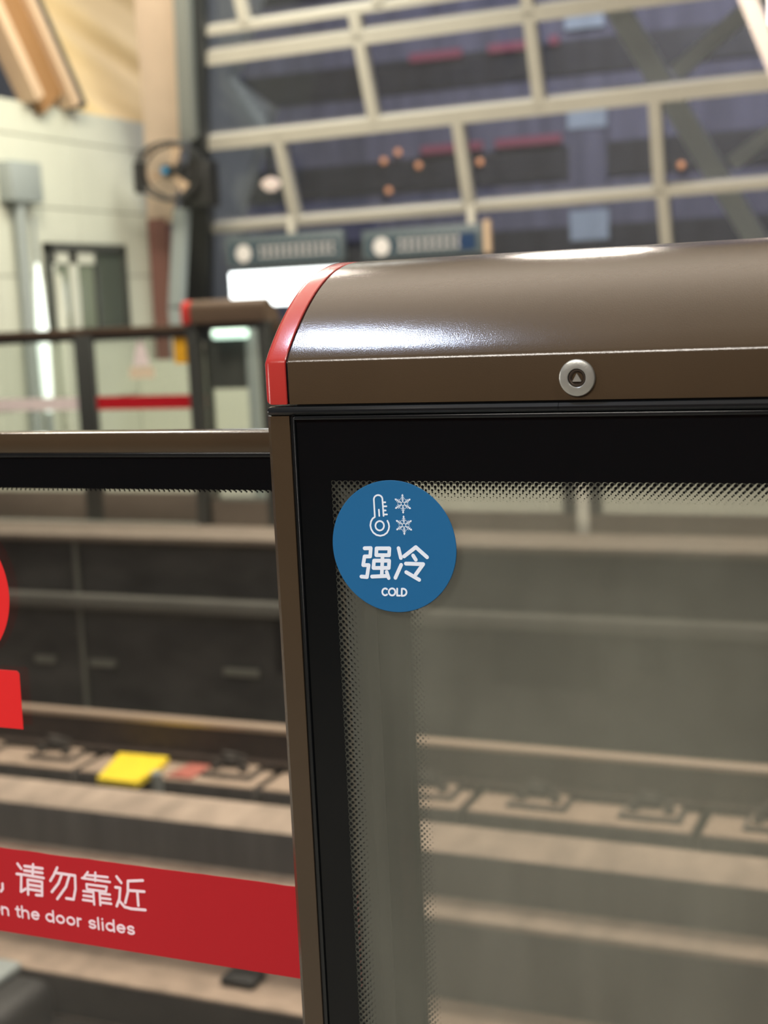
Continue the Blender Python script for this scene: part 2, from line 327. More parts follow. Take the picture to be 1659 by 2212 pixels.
YG = 1.1466
BX = Vector((-0.31, YG+0.09, 0.0))
DX = Vector((-1.09, YG+0.09, 0.0))
GFRONT = glass('hazy_front_glass', (0.90, 0.895, 0.885), 0.074, (212, 215, 198), gloss=0.010, frit=(-0.5472, 1, 1.2440, BX, 0.088), hazevar=0.35)  # both housing panes carry a pale diffuse film
GREAR = glass('hazy_rear_glass', (0.90, 0.895, 0.885), 0.074, (212, 215, 198), gloss=0.010, frit=(-0.5472, 1, 1.2440, BX, 0.088), hazevar=0.35)
GDOOR = glass('clear_door_glass', (0.93, 0.925, 0.91), 0.004, (220, 216, 205), gloss=0.010, frit=(-0.5700, -1, 1.2230, DX, 0.42))
GFAR = glass('far_gate_glass', (0.90, 0.92, 0.90), 0.01, (215, 216, 205), gloss=0.015)
GWIN = glass('tinted_curtain_glass', (0.86, 0.88, 0.90), 0.012, (170, 170, 180), gloss=0.030, rough=0.04)

# ------------------------------------------------------------------ setting: floors, platform faces, track bed, roof
struct(MB().box(-10, 6, -7, 1.44, -0.35, 0.0).build('platform_floor', FLOORM))
struct(MB().box(-10, 6, 1.25, 1.42, -1.5, -0.35).build('platform_wall', WALLD))
struct(MB().box(-12, 6, 8.08, 15.2, -0.30, -0.02).build('far_platform_floor', FLOORM))
struct(MB().box(-12, 6, 7.60, 8.08, -0.045, 0.0, 0.008).build('trim_far_platform_edge', EDGE))
struct(MB().box(-12, 6, 7.70, 8.08, -1.5, -0.045).build('far_platform_wall', WALLD))
struct(MB().box(-12, 6, 1.3, 7.72, -1.75, -1.5).build('track_bed', DARKG))
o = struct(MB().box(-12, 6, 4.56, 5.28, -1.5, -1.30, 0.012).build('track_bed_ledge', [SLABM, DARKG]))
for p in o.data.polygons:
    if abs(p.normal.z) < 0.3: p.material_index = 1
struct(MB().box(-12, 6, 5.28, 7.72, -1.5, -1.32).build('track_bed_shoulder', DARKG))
# stepped concrete upstand that runs between the two tracks
up = [(4.85, -1.30), (4.85, -0.985), (4.858, -0.966), (4.875, -0.958), (4.985, -0.953), (4.995, -0.945), (4.995, -0.80), (5.003, -0.765), (5.03, -0.75), (5.25, -0.745), (5.27, -0.76), (5.28, -1.30)]
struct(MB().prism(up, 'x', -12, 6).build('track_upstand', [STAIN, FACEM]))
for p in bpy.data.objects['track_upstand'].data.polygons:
    if abs(p.normal.y) > 0.93: p.material_index = 1     # upright faces darker and greyer than the treads
# roof: a vault of membrane high over both platforms
vault = [(-7.0, 4.6), (-4, 6.2), (0, 7.4), (4, 7.7), (8, 7.0), (11.0, 5.9)]
struct(MB().prism(vault+[(y, z+0.05) for y, z in reversed(vault)], 'x', -11, 6).build('ceiling', ROOFM))
struct(MB().box(-10, 6, -7.2, -7.0, -0.35, 4.7).build('wall_back', MAROON))

# ------------------------------------------------------------------ near gate housing
def cap_profile():
    p = [(0.0, 1.3135), (0.0, 1.3505), (0.0008, 1.3530), (0.0024, 1.3552)]
    for i in range(1, 31):
        u = i/30
        p.append((0.0015+0.187*u, 1.3552+0.0873*(1-(1-u)**2.4)))
    p += [(0.200, 1.4418), (0.208, 1.4385), (0.213, 1.432), (0.215, 1.423), (0.215, 1.3135)]
    return p
def inset(p, d):
    n = len(p); out = []
    for i in range(n):
        a, b, c = Vector(p[i-1]), Vector(p[i]), Vector(p[(i+1) % n])
        e0 = (b-a).normalized(); e1 = (c-b).normalized()
        n0 = Vector((e0.y, -e0.x)); n1 = Vector((e1.y, -e1.x))
        k = (n0+n1); k = k/max(0.35, k.dot(n0)) if k.length > 1e-6 else n0
        out.append(tuple(b+k*d))
    return out
CP = cap_profile()
def at_x(p, x, y0=YG): return [(x, y0+a, b) for a, b in p]

gate = thing('platform_gate_housing', 'brown housing with domed lid, red end cap and hazy glass at the near platform edge', 'platform gate', BX)
MB().rings([at_x(inset(CP, 0.0006), -0.5836), at_x(CP, -0.5828), at_x(CP, 0.02)]).build('domed_lid', BROWN, gate, smooth=28)
MB().rings([at_x(inset(CP, 0.0022), -0.5890), at_x(inset(CP, 0.0022), -0.5820)]).build('seam_gasket', BLACK, gate)
R_ = 0.0095; rr = []
for k in range(0, 8):
    t = PI/2*k/7
    rr.append(at_x(inset(CP, R_*(1-math.cos(t))*0.98), -0.6003-(R_*math.sin(t)) if k else -0.6003))
o = MB().rings([at_x(inset(CP, 0.0006), -0.5858), at_x(CP, -0.5866)] + rr).build('end_cap', RED, gate, smooth=30)
o['label'] = 'glossy red end cap'
gk = [(-0.0015, 1.3045), (-0.0032, 1.3065), (-0.0032, 1.3085), (-0.0012, 1.3112), (0.002, 1.3120), (0.205, 1.3120), (0.205, 1.3030), (0.001, 1.3030)]
MB().rings([at_x(inset(gk, 0.003), -0.6062), at_x(inset(gk, 0.0008), -0.6050), at_x(gk, -0.6028), at_x(gk, -0.3322)]).build('lid_gasket', BLACK, gate)
MB().rings([at_x(gk, -0.3318), at_x(gk, 0.02)]).build('lid_gasket', BLACK, gate)
MB().box(-0.578, 0.015, YG+0.004, YG+0.175, 1.302, 1.3128).build('top_plate', BLACKM, gate)
# posts: a front and a rear upright at each end leave the slot the leaf slides through
def post(x0, x1, side):
    a = [(x0, YG+0.0055), (x0+0.0054, YG+0.0), (x1, YG+0.0), (x1, YG+0.058), (x0, YG+0.058)] if side < 0 else [(x0, YG), (x1-0.0054, YG), (x1, YG+0.0055), (x1, YG+0.058), (x0, YG+0.058)]
    MB().prism(a, 'z', 0.0, 1.3030).build('front_post', BROWN, gate, smooth=20)
    MB().box(x0, x1, YG+0.124, YG+0.180, 0.0, 1.3030, 0.002).build('rear_post', BROWN, gate)
post(-0.6092, -0.5846, -1); post(-0.010, 0.0146, 1)
MB().box(-0.5846, -0.5812, YG+0.0018, YG+0.012, 0.12, 1.3028).box(-0.5812, -0.5797, YG+0.0006, YG+0.012, 0.12, 1.3015, 0.0005).build('glazing_bead', BLACK, gate)
MB().box(-0.5846, -0.5797, YG+0.166, YG+0.178, 0.12, 1.3028).build('glazing_bead', BLACK, gate)
MB().box(-0.5797, -0.0105, YG+0.003, YG+0.011, 0.12, 1.3020).build('front_glass', GFRONT, gate)
MB().box(-0.5797, -0.0105, YG+0.168, YG+0.176, 0.12, 1.3020).build('rear_glass', GREAR, gate)
MB().box(-0.5797, -0.0105, YG-0.0008, YG+0.003, 1.2995, 1.3028, 0.0006).build('top_bead', BLACK, gate)
MB().box(-0.545, -0.010, YG+0.001, YG+0.178, 0.0, 0.12, 0.002).build('sill', BROWN, gate)
# triangular-key lock on the lid
lk = MB().lathe((-0.3156, 0, 1.3317), [(0.0152, YG+0.001), (0.0154, YG-0.0012), (0.0149, YG-0.0024), (0.0138, YG-0.0030), (0.0082, YG-0.0030), (0.0077, YG-0.0026), (0.0077, YG+0.001)]).build('lock', ZINC, gate)
MB().lathe((-0.3156, 0, 1.3317), [(0.0077, YG+0.0006), (0.0077, YG-0.0006), (0.0070, YG-0.0018), (0.0060, YG-0.0018), (0.0048, YG-0.0006), (0.0046, YG+0.0006)]).build('lock_barrel', DARKZ, lk)
tr = [(-0.3156+q*0.98, 1.3317+r) for q, r in ((0, 0.0038), (0.0039, -0.0028), (0.0033, -0.0031), (-0.0033, -0.0031), (-0.0039, -0.0028))]
MB().prism(list(reversed(tr)), 'y', YG-0.0021, YG+0.0008).build('key_stud', ZINC, lk)

# ------------------------------------------------------------------ blue round sticker on the front glass
SCX, SCZ = -0.4889, 1.1850
st = thing('round_cold_sticker', 'round blue sticker reading COLD with thermometer and snowflakes, on the housing glass', 'sticker', (SCX, YG+0.003, SCZ))
MB().lathe((SCX, 0, SCZ), [(0.0596, YG+0.0030), (0.0598, YG+0.0025), (0.0594, YG+0.0022)], n=96).build('sticker_disc', BLUE, st)
YS = YG+0.0019
MB().strokes(QIANG, 0.00345, YS).strokes(LENG, 0.00345, YS).build('chinese_lettering', WHITE, st)
MB().strokes(COLD, 0.00165, YS).build('cold_lettering', WHITE, st)
MB().strokes(THERMO, 0.00150, YS).build('thermometer_icon', WHITE, st)
for fx, fz in FLAKES:
    L = []
    for k in range(6):
        a = PI/2+k*PI/3; c, s = math.cos(a), math.sin(a)
        P = lambda r, t: (fx+c*r-s*t, fz+s*r+c*t)
        L.append([P(0.0018, 0), P(0.0076, 0)])
        for r, h in ((0.0031, 0.0008), (0.0044, 0.0019), (0.0058, 0.0013)): L.append([P(r, -h), P(r, h)])
    mb = MB().strokes(L, 0.00055, YS)
    mb.strokes([[(fx+0.0017*math.cos(2*PI*i/20), fz+0.0017*math.sin(2*PI*i/20)) for i in range(21)]], 0.0006, YS)
    for k in range(6):
        a = PI/2+k*PI/3; c, s = math.cos(a), math.sin(a)
        P = lambda r, t: (fx+c*r-s*t, fz+s*r+c*t)
        mb.strokes([[P(0.0085, 0), P(0.0074, 0.0007), P(0.0064, 0), P(0.0074, -0.0007), P(0.0085, 0)]], 0.0005, YS)
    mb.build('snowflake_icon', WHITE, st)

# ------------------------------------------------------------------ sliding door leaf behind the housing
door = thing('sliding_gate_door', 'glass sliding door leaf with brown top rail running behind the housing', 'gate door', DX)
MB().box(-1.60, -0.572, YG+0.0800, YG+0.1120, 1.2605, 1.2818, 0.002).build('top_rail', BROWN, door)
MB().box(-1.58, -0.574, YG+0.0812, YG+0.1108, 1.2560, 1.2606, 0.001).build('rail_gasket', BLACK, door)
MB().box(-1.575, -0.574, YG+0.0840, YG+0.0920, 0.16, 1.2562).build('door_glass', GDOOR, door)
MB().box(-1.60, -1.57, YG+0.0800, YG+0.1120, 0.05, 1.2606, 0.002).build('door_stile', BROWN, door)
MB().box(-0.575, -0.556, YG+0.0800, YG+0.1120, 0.05, 1.2606, 0.002).build('door_stile', BLACKM, door)
MB().box(-1.60, -0.556, YG+0.0800, YG+0.1120, 0.02, 0.17, 0.002).build('bottom_rail', BROWN, door)

YB = YG+0.0832
band = thing('red_warning_band', 'wide red band with white warning lettering stuck across the sliding door glass', 'sticker', (-1.07, YG+0.084, 0.763))
jag = random.Random(3); topz = [(-1.56+i*(0.98/60), 0.8120+jag.uniform(-0.0004, 0.0004)) for i in range(61)]
MB().prism([(-0.58, 0.7115), (-1.56, 0.7115)]+topz, 'y', YG+0.0836, YG+0.0840).build('band_film', REDV, band)
for nm, ss in (('chinese_character', QING), ('chinese_character', WU), ('chinese_character', KAO), ('chinese_character', JIN), ('chinese_comma', COMMA)):
    MB().strokes(ss, 0.0030 if ss is not KAO else 0.0026, YB).build(nm, PINKW, band)
def arcp(cx, cz, rx, rz, a0, a1, n=12): return [(cx+rx*math.cos(math.radians(a0+(a1-a0)*k/n)), cz+rz*math.sin(math.radians(a0+(a1-a0)*k/n))) for k in range(n+1)]
def glyph(ch):     # x-height 1, ascender 1.42, returns strokes and advance
    bowl = lambda cx: arcp(cx, 0.5, 0.36, 0.42, 0, 360, 20)
    g = {'n': ([[(0.1, 0.02), (0.1, 0.95)], [(0.1, 0.62)]+arcp(0.42, 0.58, 0.31, 0.34, 165, 0)+[(0.73, 0.02)]], 1.0),
         'h': ([[(0.1, 0.02), (0.1, 1.36)], [(0.1, 0.62)]+arcp(0.42, 0.58, 0.31, 0.34, 165, 0)+[(0.73, 0.02)]], 1.0),
         't': ([[(0.24, 1.24), (0.24, 0.22)]+arcp(0.38, 0.22, 0.14, 0.16, 180, 290, 6), [(0.06, 0.92), (0.44, 0.92)]], 0.60),
         'e': ([[(0.10, 0.52), (0.78, 0.52)]+arcp(0.44, 0.5, 0.35, 0.42, 3, 318, 18)], 0.98),
         'd': ([bowl(0.43), [(0.79, 0.02), (0.79, 1.36)]], 1.04),
         'o': ([bowl(0.45)], 1.04),
         'r': ([[(0.1, 0.02), (0.1, 0.95)], [(0.1, 0.60)]+arcp(0.36, 0.58, 0.26, 0.33, 170, 75, 6)], 0.64),
         's': ([arcp(0.40, 0.70, 0.27, 0.215, 25, 250, 9)+arcp(0.40, 0.285, 0.29, 0.215, 75, -155, 9)], 0.88),
         'l': ([[(0.12, 0.02), (0.12, 1.36)]], 0.42), 'i': ([[(0.12, 0.02), (0.12, 0.92)], [(0.12, 1.28), (0.12, 1.30)]], 0.42),
         'w': ([[(0.05, 0.93), (0.3, 0.05), (0.55, 0.9), (0.8, 0.05), (1.05, 0.93)]], 1.26), ' ': ([], 0.50)}
    return g[ch]
body = 'when the door slides'; tot = sum(glyph(c)[1] for c in body)
ex0, ex1, ez, exh = -1.0300, -0.8496, 0.7318, 0.0098
kx = (ex1-ex0)/sum(glyph(c)[1] for c in 'n the door slides'); x = ex1-tot*kx+0.0008; el = []
for c in body:
    ss, adv = glyph(c)
    el += [[(x+px*kx, ez+pz*exh) for px, pz in ln] for ln in ss]; x += adv*kx
MB().strokes(el, 0.00225, YB).build('english_lettering', PINKW, band)
tag(MB().lathe((-1.067, 0, 1.106), [(0.0868, YG+0.0840), (0.0868, YG+0.0836)], n=80).build('round_red_decal', REDB, loc=(-1.067, YG+0.084, 1.106)), 'round bright red decal at the far left of the sliding door glass', 'sticker')
rc = [(-1.20, 0.954), (-0.9765, 0.954), (-0.9755, 1.0170), (-0.9785, 1.0202), (-1.20, 1.0202)]
tag(MB().prism(rc, 'y', YG+0.0836, YG+0.0840).build('rectangular_red_decal', REDB, loc=(-1.08, YG+0.084, 0.99)), 'rectangular bright red decal below the round one on the sliding door glass', 'sticker')

# ------------------------------------------------------------------ track: rail, slabs, fasteners
rl = thing('running_rail', 'steel rail with a worn shiny head along the far track', 'rail', (-3, 6.92, -1.165))
hd = [(6.885, -0.985), (6.883, -0.962), (6.890, -0.951), (6.905, -0.947), (6.935, -0.947), (6.950, -0.951), (6.957, -0.962), (6.955, -0.985)]
MB().prism(hd, 'x', -12, 6).build('rail_head', RAILTOP, rl)
wb = [(6.885, -0.985), (6.909, -1.00), (6.911, -1.145), (6.85, -1.157), (6.85, -1.165), (6.99, -1.165), (6.99, -1.157), (6.929, -1.145), (6.931, -1.00), (6.955, -0.985)]
MB().prism(wb, 'x', -12, 6).build('rail_web', RUST, rl)
slabL = ['leftmost', 'second', 'third', 'fourth', 'fifth', 'sixth', 'seventh']
def mk_slab(x):
    t = thing('track_slab', '', 'track slab', (x, 6.92, -1.32), 'concrete track slabs under the far rail')
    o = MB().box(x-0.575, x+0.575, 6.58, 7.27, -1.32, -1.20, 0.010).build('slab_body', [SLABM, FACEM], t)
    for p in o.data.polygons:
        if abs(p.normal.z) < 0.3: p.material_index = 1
    MB().box(x-0.56, x+0.56, 6.862, 6.978, -1.202, -1.165, 0.004).build('rail_seat', IRON, t)
    MB().box(x-0.56, x+0.56, 7.05, 7.25, -1.202, -1.165, 0.008).build('rear_kerb', SLABM, t)
    return t
def mk_fast(x):
    t = thing('rail_fastener', '', 'rail fastener', (x, 6.75, -1.20), 'rail fasteners on the track slabs')
    MB().box(x-0.160, x+0.160, 6.665, 6.855, -1.200, -1.186, 0.004).build('rubber_pad', IRON, t)
    MB().box(x-0.135, x+0.135, 6.690, 6.850, -1.186, -1.170, 0.004).build('base_plate', SLABM, t)
    MB().box(x-0.085, x+0.045, 6.765, 6.845, -1.170, -1.115, 0.012).build('clip_shoulder', IRON, t)
    MB().path([(x-0.06, 6.838, -1.13), (x-0.06, 6.78, -1.085), (x-0.02, 6.745, -1.08), (x+0.02, 6.77, -1.09), (x+0.05, 6.838, -1.13)], 0.013, 8).build('spring_clip', IRON, t)
    for dx in (-0.09, 0.09):
        MB().lathe((x+dx, 6.735, 0), [(0.030, -1.170), (0.030, -1.145), (0.016, -1.143), (0.016, -1.110)], 'z', 12).build('anchor_bolt', IRON, t)
    return t
SX = [-1.884-1.2*k for k in (-1, 0, 1, 2, 3, 4)]
s0 = mk_slab(SX[0]); f0 = mk_fast(SX[0]-0.235)
slab_lab = ['pale concrete track slab at the far right behind the housing glass', 'pale concrete track slab with two fasteners, seen whole through the housing glass',
            'pale concrete track slab crossing behind the post between door and housing', 'pale concrete track slab carrying the yellow board',
            'pale concrete track slab second to the left of the yellow board end', 'pale concrete track slab at the far left under the rail']
fast_lab = [('rail fastener on the rightmost slab, left one of its pair', 'rail fastener on the rightmost slab, right one of its pair'),
            ('left rail fastener on the slab seen whole through the housing glass', 'right rail fastener on the slab seen whole through the housing glass'),
            ('rail fastener just left of the housing post on the slab it crosses', 'rail fastener just right of the frosted dots behind the housing glass'),
            ('rail fastener under the yellow board end', 'rail fastener beside the reddish painted plate'),
            ('rail fastener below the red rectangular decal, left one', 'rail fastener below the red rectangular decal, right one'),
            ('rail fastener at the far left end, left one', 'rail fastener at the far left end, right one')]
for i, x in enumerate(SX):
    if i == 0: s0['label'] = slab_lab[0]; f0['label'] = fast_lab[0][0]
    else:
        copy_tree(s0, (x-SX[0], 0, 0), slab_lab[i])
        if i != 3: copy_tree(f0, (x-SX[0], 0, 0), fast_lab[i][0])      # the yellow board lies where this one would be
    copy_tree(f0, (x-SX[0]+0.585, 0, 0), fast_lab[i][1])
yb = MB(); yb.prism([(-4.60, 6.40), (-4.335, 6.39), (-4.35, 6.66), (-4.40, 6.84), (-4.735, 6.83)], 'z', -1.199, -1.165)
tag(yb.build('yellow_board', YELL, loc=(-4.5, 6.65, -1.199)), 'bright yellow board lying on the slab in front of the rail', 'board')
tag(MB().prism([(-4.27, 6.60), (-4.115, 6.60), (-4.105, 6.83), (-4.25, 6.83)], 'z', -1.20, -1.188).build('painted_plate', OXIDE, loc=(-4.18, 6.7, -1.20)), 'reddish painted plate on the slab just right of the yellow board', 'plate')
tag(MB().lathe((-4.29, 6.53, 0), [(0.035, -1.32), (0.035, -1.15), (0.02, -1.14)], 'z', 14).build('marker_stud', GREYCOL, loc=(-4.29, 6.53, -1.32)), 'small grey stud between the yellow board and reddish plate', 'stud')
tag(MB().box(-1.27, -1.13, 6.22, 6.40, -1.32, -1.215, 0.01).build('concrete_block', SLABM, loc=(-1.2, 6.3, -1.32)), 'small concrete block behind the upstand at the gap between slabs', 'block')
# point motor and clamp on the bed in front of the upstand
pm = thing('point_motor', 'dark rounded track machine at the lower left under the red band', 'track machine', (-3.72, 4.42, -1.5))
MB().box(-4.30, -3.50, 4.10, 4.50, -1.5, -1.27, 0.08, 4).build('motor_body', BLACKM, pm)
MB().box(-4.28, -3.66, 4.24, 4.48, -1.272, -1.225, 0.02, 3).build('motor_lid', GREYBOX, pm)
MB().lathe((-3.68, 4.106, -1.38), [(0.025, 0.0), (0.025, -0.02), (0.012, -0.03)], 'y', 14).build('drain_plug', OXIDE, pm)
tag(MB().box(-2.84, -2.685, 4.67, 4.79, -1.30, -1.265, 0.012).build('cable_clamp', BLACKM, loc=(-2.76, 4.73, -1.30)), 'small dark clamp on the pale ledge below the red band', 'clamp')

# ------------------------------------------------------------------ fittings on the far platform face
tag(MB().box(-12, 6, 7.56, 7.658, -0.485, -0.395, 0.01).build('cable_tray', TRAY, loc=(-3, 7.64, -0.44)), 'grey cable tray running along the dark face of the far platform', 'cable tray')
for i, (x0, x1, z0, z1, lb) in enumerate([(-2.66, -2.02, -0.84, -0.52, 'dark recessed hatch below the cable tray behind the housing glass'), (-4.1, -3.55, -0.86, -0.53, 'dark recessed hatch below the cable tray just left of the housing post')]):
    h = thing('wall_hatch', lb, 'hatch', ((x0+x1)/2, 7.69, z0), 'hatches in the platform face')
    MB().box(x0, x1, 7.685, 7.70, z0, z1).build('hatch_plate', BLACKM, h)
    MB().box(x0-0.03, x0, 7.675, 7.70, z0-0.03, z1+0.03).build('hatch_rim', WALLD, h)
    MB().box(x1, x1+0.03, 7.675, 7.70, z0-0.03, z1+0.03).build('hatch_rim', WALLD, h)
tag(MB().path([(-1.80, 7.70, -0.535), (-1.80, 7.64, -0.535), (-1.69, 7.64, -0.54), (-1.665, 7.64, -0.56), (-1.655, 7.64, -0.67), (-1.68, 7.64, -0.695), (-1.80, 7.64, -0.70), (-1.80, 7.70, -0.70)], 0.012, 8).build('cable_hook', BLACKM, loc=(-1.7, 7.7, -0.62)), 'thin dark bracket shaped like a hook on the platform face right of the hatch', 'bracket')
for x, w_, lb in ((-5.86, 0.16, 'pale flat plate on the platform face left of the rail end by the red decal'), (-5.40, 0.20, 'pale flat plate on the platform face above the yellow board'), (-4.35, 0.26, 'pale flat plate on the platform face left of the housing post')):
    tag(MB().box(x-w_/2, x+w_/2, 7.66, 7.699, -0.90, -0.85, 0.008).build('face_plate', WALLS, loc=(x, 7.69, -0.88)), lb, 'plate', 'plates on the platform face')
for i, (x, lb) in enumerate([(-5.55, 'thin vertical conduit in place of a line reflected in the door, right of the round red decal'), (-1.06, 'thin vertical conduit on the dark platform face at the far right'), (-3.28, 'thin vertical conduit on the platform face behind the housing post')]):  # leftmost conduit imitates a line reflected in the door glass
    tag(MB().tube((x, 7.68, -1.30), (x, 7.68, -0.05), 0.017).build('conduit', WALLS, loc=(x, 7.68, -1.30)), lb, 'conduit', 'conduits on the platform face')

# ------------------------------------------------------------------ far platform gates
YF = 8.10
fg = thing('far_gate_housing', 'brown gate housing with red end cap across the track, below the lit lightbox', 'platform gate', (-4.57, YF+0.09, 0))
cp2 = [(0.0, 1.3245), (0.0, 1.421), (0.01, 1.452), (0.03, 1.469), (0.06, 1.4735), (0.20, 1.37), (0.20, 1.3245)]
MB().rings([at_x(cp2, -4.814, YF), at_x(cp2, -4.263, YF)]).build('domed_lid', BROWN_FAR, fg)
o = MB().rings([at_x(inset(cp2, 0.008), -4.884, YF), at_x(cp2, -4.874, YF), at_x(cp2, -4.816, YF)]).build('end_cap', RED, fg); o['label'] = 'red end cap'
MB().box(-4.858, -4.775, YF+0.01, YF+0.07, -0.02, 1.3245).build('post', DOORF, fg)
MB().box(-4.858, -4.775, YF+0.13, YF+0.19, -0.02, 1.3245).build('post', DOORF, fg)
MB().box(-4.328, -4.260, YF+0.01, YF+0.19, -0.02, 1.3245).build('post', DOORF, fg)
MB().box(-4.737, -4.328, YF+0.02, YF+0.03, 0.15, 1.30).build('track_side_glass', GFAR, fg)
MB().box(-4.742, -4.323, YF+0.01, YF+0.18, 1.280, 1.3240).build('top_rail', BLACKM, fg)
MB().box(-4.742, -4.323, YF+0.01, YF+0.18, -0.02, 0.16).build('sill', GREYBR, fg)
def far_leaf(x0, x1, stile_at, label):
    t = thing('far_gate_door', label, 'gate door', ((x0+x1)/2, YF+0.095, 0), 'sliding doors of the far gate')
    MB().box(x0, x1, YF+0.08, YF+0.115, 1.274, 1.3225, 0.004).build('top_rail', BROWN_FAR, t)
    MB().box(x0, x1, YF+0.083, YF+0.112, 1.238, 1.275).build('rail_gasket', BLACKM, t)
    MB().box(x0, x1, YF+0.08, YF+0.115, 0.0, 0.20, 0.004).build('bottom_rail', GREYBR, t)
    a = stile_at; MB().box(a, a+0.071, YF+0.078, YF+0.117, 0.0, 1.275, 0.003).build('door_stile', DOORF, t)
    MB().box(x0+0.004, x1-0.004, YF+0.094, YF+0.102, 0.19, 1.27).build('door_glass', GFAR, t)
    return t
far_leaf(-5.717, -4.745, -5.717, 'far sliding door with amber sticker and white triangle, left of the far housing')
far_leaf(-6.82, -5.719, -5.791, 'far sliding door at the left edge, its red band faded pale')
def decal(name, x0, x1, z0, z1, m, label, grp=None, y=YF+0.0925):
    return tag(MB().box(x0, x1, y, y+0.0012, z0, z1).build(name, m, loc=((x0+x1)/2, y, z0)), label, 'sticker', grp)
decal('far_red_band', -5.643, -4.784, 0.767, 0.859, REDV, 'red band on the far sliding door beside the dark meeting stile')
decal('far_pale_band', -6.77, -5.793, 0.770, 0.855, PALEV, 'pale pink band on the leftmost far sliding door')
decal('amber_sticker', -5.005, -4.893, 1.066, 1.251, AMBER, 'small upright amber sticker on the far door beside the dark post')
tri = thing('triangle_sticker', 'white triangle sticker above a cream strip on the far sliding door', 'sticker', (-5.236, YF+0.0925, 0.99))
MB().prism([(-5.334, 1.059), (-5.198, 1.059), (-5.245, 1.227), (-5.287, 1.227)], 'y', YF+0.0925, YF+0.0935).build('triangle_film', PALEV, tri)
MB().box(-5.365, -5.171, YF+0.0925, YF+0.0935, 0.975, 1.052).build('cream_strip', CREAMV, tri)
FP = [(-4.25, -2.29), (-2.20, -0.21), (-0.13, 1.9)]
fl = ['glass screen panel across the track, right beside the far red-capped housing', 'glass screen panel across the track in the middle of the housing glass', 'glass screen panel across the track at the right']
for (x0, x1), lb in zip(FP, fl):
    t = thing('far_screen_panel', lb, 'glass screen', ((x0+x1)/2, YF+0.1, 0), 'fixed glass screens of the far gate')
    MB().box(x0, x1, YF+0.07, YF+0.13, 1.25, 1.32).build('top_rail', BROWN_FAR, t)
    MB().box(x0, x1, YF+0.07, YF+0.13, -0.02, 0.10).build('bottom_rail', GREYBR, t)
    MB().box(x0, x0+0.07, YF+0.07, YF+0.13, 0.10, 1.25).build('post', DOORF, t)
    MB().box(x1-0.07, x1, YF+0.07, YF+0.13, 0.10, 1.25).build('post', DOORF, t)
    MB().box(x0+0.07, x1-0.07, YF+0.095, YF+0.105, 0.10, 1.25).build('pane', GFAR, t)

# ------------------------------------------------------------------ far platform room
wl = MB()
for z0, z1 in ((-0.02, 0.60), (0.612, 1.19), (1.202, 1.785), (1.797, 2.405), (2.417, 3.030), (3.042, 3.33)):
    ys = [8.6, 10.25, 11.55, 12.85]
    for y0, y1 in zip(ys, ys[1:]): wl.box(-8.15, -8.0, y0, y1-0.008, z0, z1)
struct(wl.build('wall_left', WALLW))
struct(MB().box(-8.16, -8.012, 8.6, 12.84, -0.02, 3.325).build('wall_left_core', WALLS))
w2 = struct(MB().box(-8.0, -7.94, 10.93, 10.99, 1.28, 2.08).box(-8.0, -7.94, 12.16, 12.22, 1.28, 2.08).box(-8.0, -7.94, 10.93, 12.22, 2.01, 2.09).box(-8.0, -7.94, 10.93, 12.22, 1.24, 1.30).build('window_2', DOORF))
MB().box(-7.995, -7.975, 10.99, 11.70, 1.30, 2.01).build('pane', DOORG, w2)
MB().box(-7.995, -7.970, 11.70, 12.16, 1.30, 2.01).build('pane', DOORD, w2)
MB().box(-7.975, -7.955, 10.99, 11.06, 1.30, 2.01).box(-7.975, -7.955, 11.27, 11.40, 1.30, 2.01).box(-7.975, -7.955, 10.99, 11.70, 1.90, 2.01).build('sash', DOORS, w2)
MB().box(-7.975, -7.955, 11.68, 11.74, 1.30, 2.01).build('sash', DOORF, w2)
tag(MB().tube((-7.93, 10.54, -0.02), (-7.93, 10.54, 2.43), 0.055, n=24).build('grey_pipe', GREYBOX, loc=(-7.93, 10.54, 0)), 'grey upright pipe on the pale wall under the grey box', 'pipe')
vt = thing('glow_tube', 'tall tube glowing white in place of a reflected streak, by the grey pipe on the pale wall', 'lamp', (-7.90, 10.70, -0.02))
MB().lathe((-7.90, 10.70, 0), [(0.025, 0.55), (0.045, 0.75), (0.055, 1.25), (0.035, 1.65), (0.012, 1.92)], 'z', 24).build('streak_tube', LITT, vt)  # glow put in for a bright reflection on an upright pipe
MB().tube((-7.90, 10.70, -0.02), (-7.90, 10.70, 0.56), 0.035).build('tube_post', GREYBOX, vt)
MB().tube((-7.90, 10.70, 1.90), (-7.90, 10.70, 2.30), 0.018).build('tube_top_rod', GREYBOX, vt)
tag(MB().lathe((-7.93, 11.05, 0), [(0.02, -0.02), (0.05, 0.4), (0.055, 1.45), (0.03, 1.80)], 'z', 20).build('pale_streak_post', DOORS, loc=(-7.93, 11.05, 0)), 'slim pale post in place of a second bright streak, between the glowing tube and the dark wall window', 'post')  # pale shape imitates the smaller reflected streak
tag(MB().box(-8.0, -7.84, 10.36, 10.80, 2.43, 2.78, 0.02).build('junction_box', GREYBOX, loc=(-7.92, 10.58, 2.43)), 'grey box on the pale wall above the steel pipe', 'box')
# low parapet below the glazing
struct(MB().box(-8.1, 3.0, 13.66, 13.80, -0.02, 0.93).build('wall_parapet', WALLW))

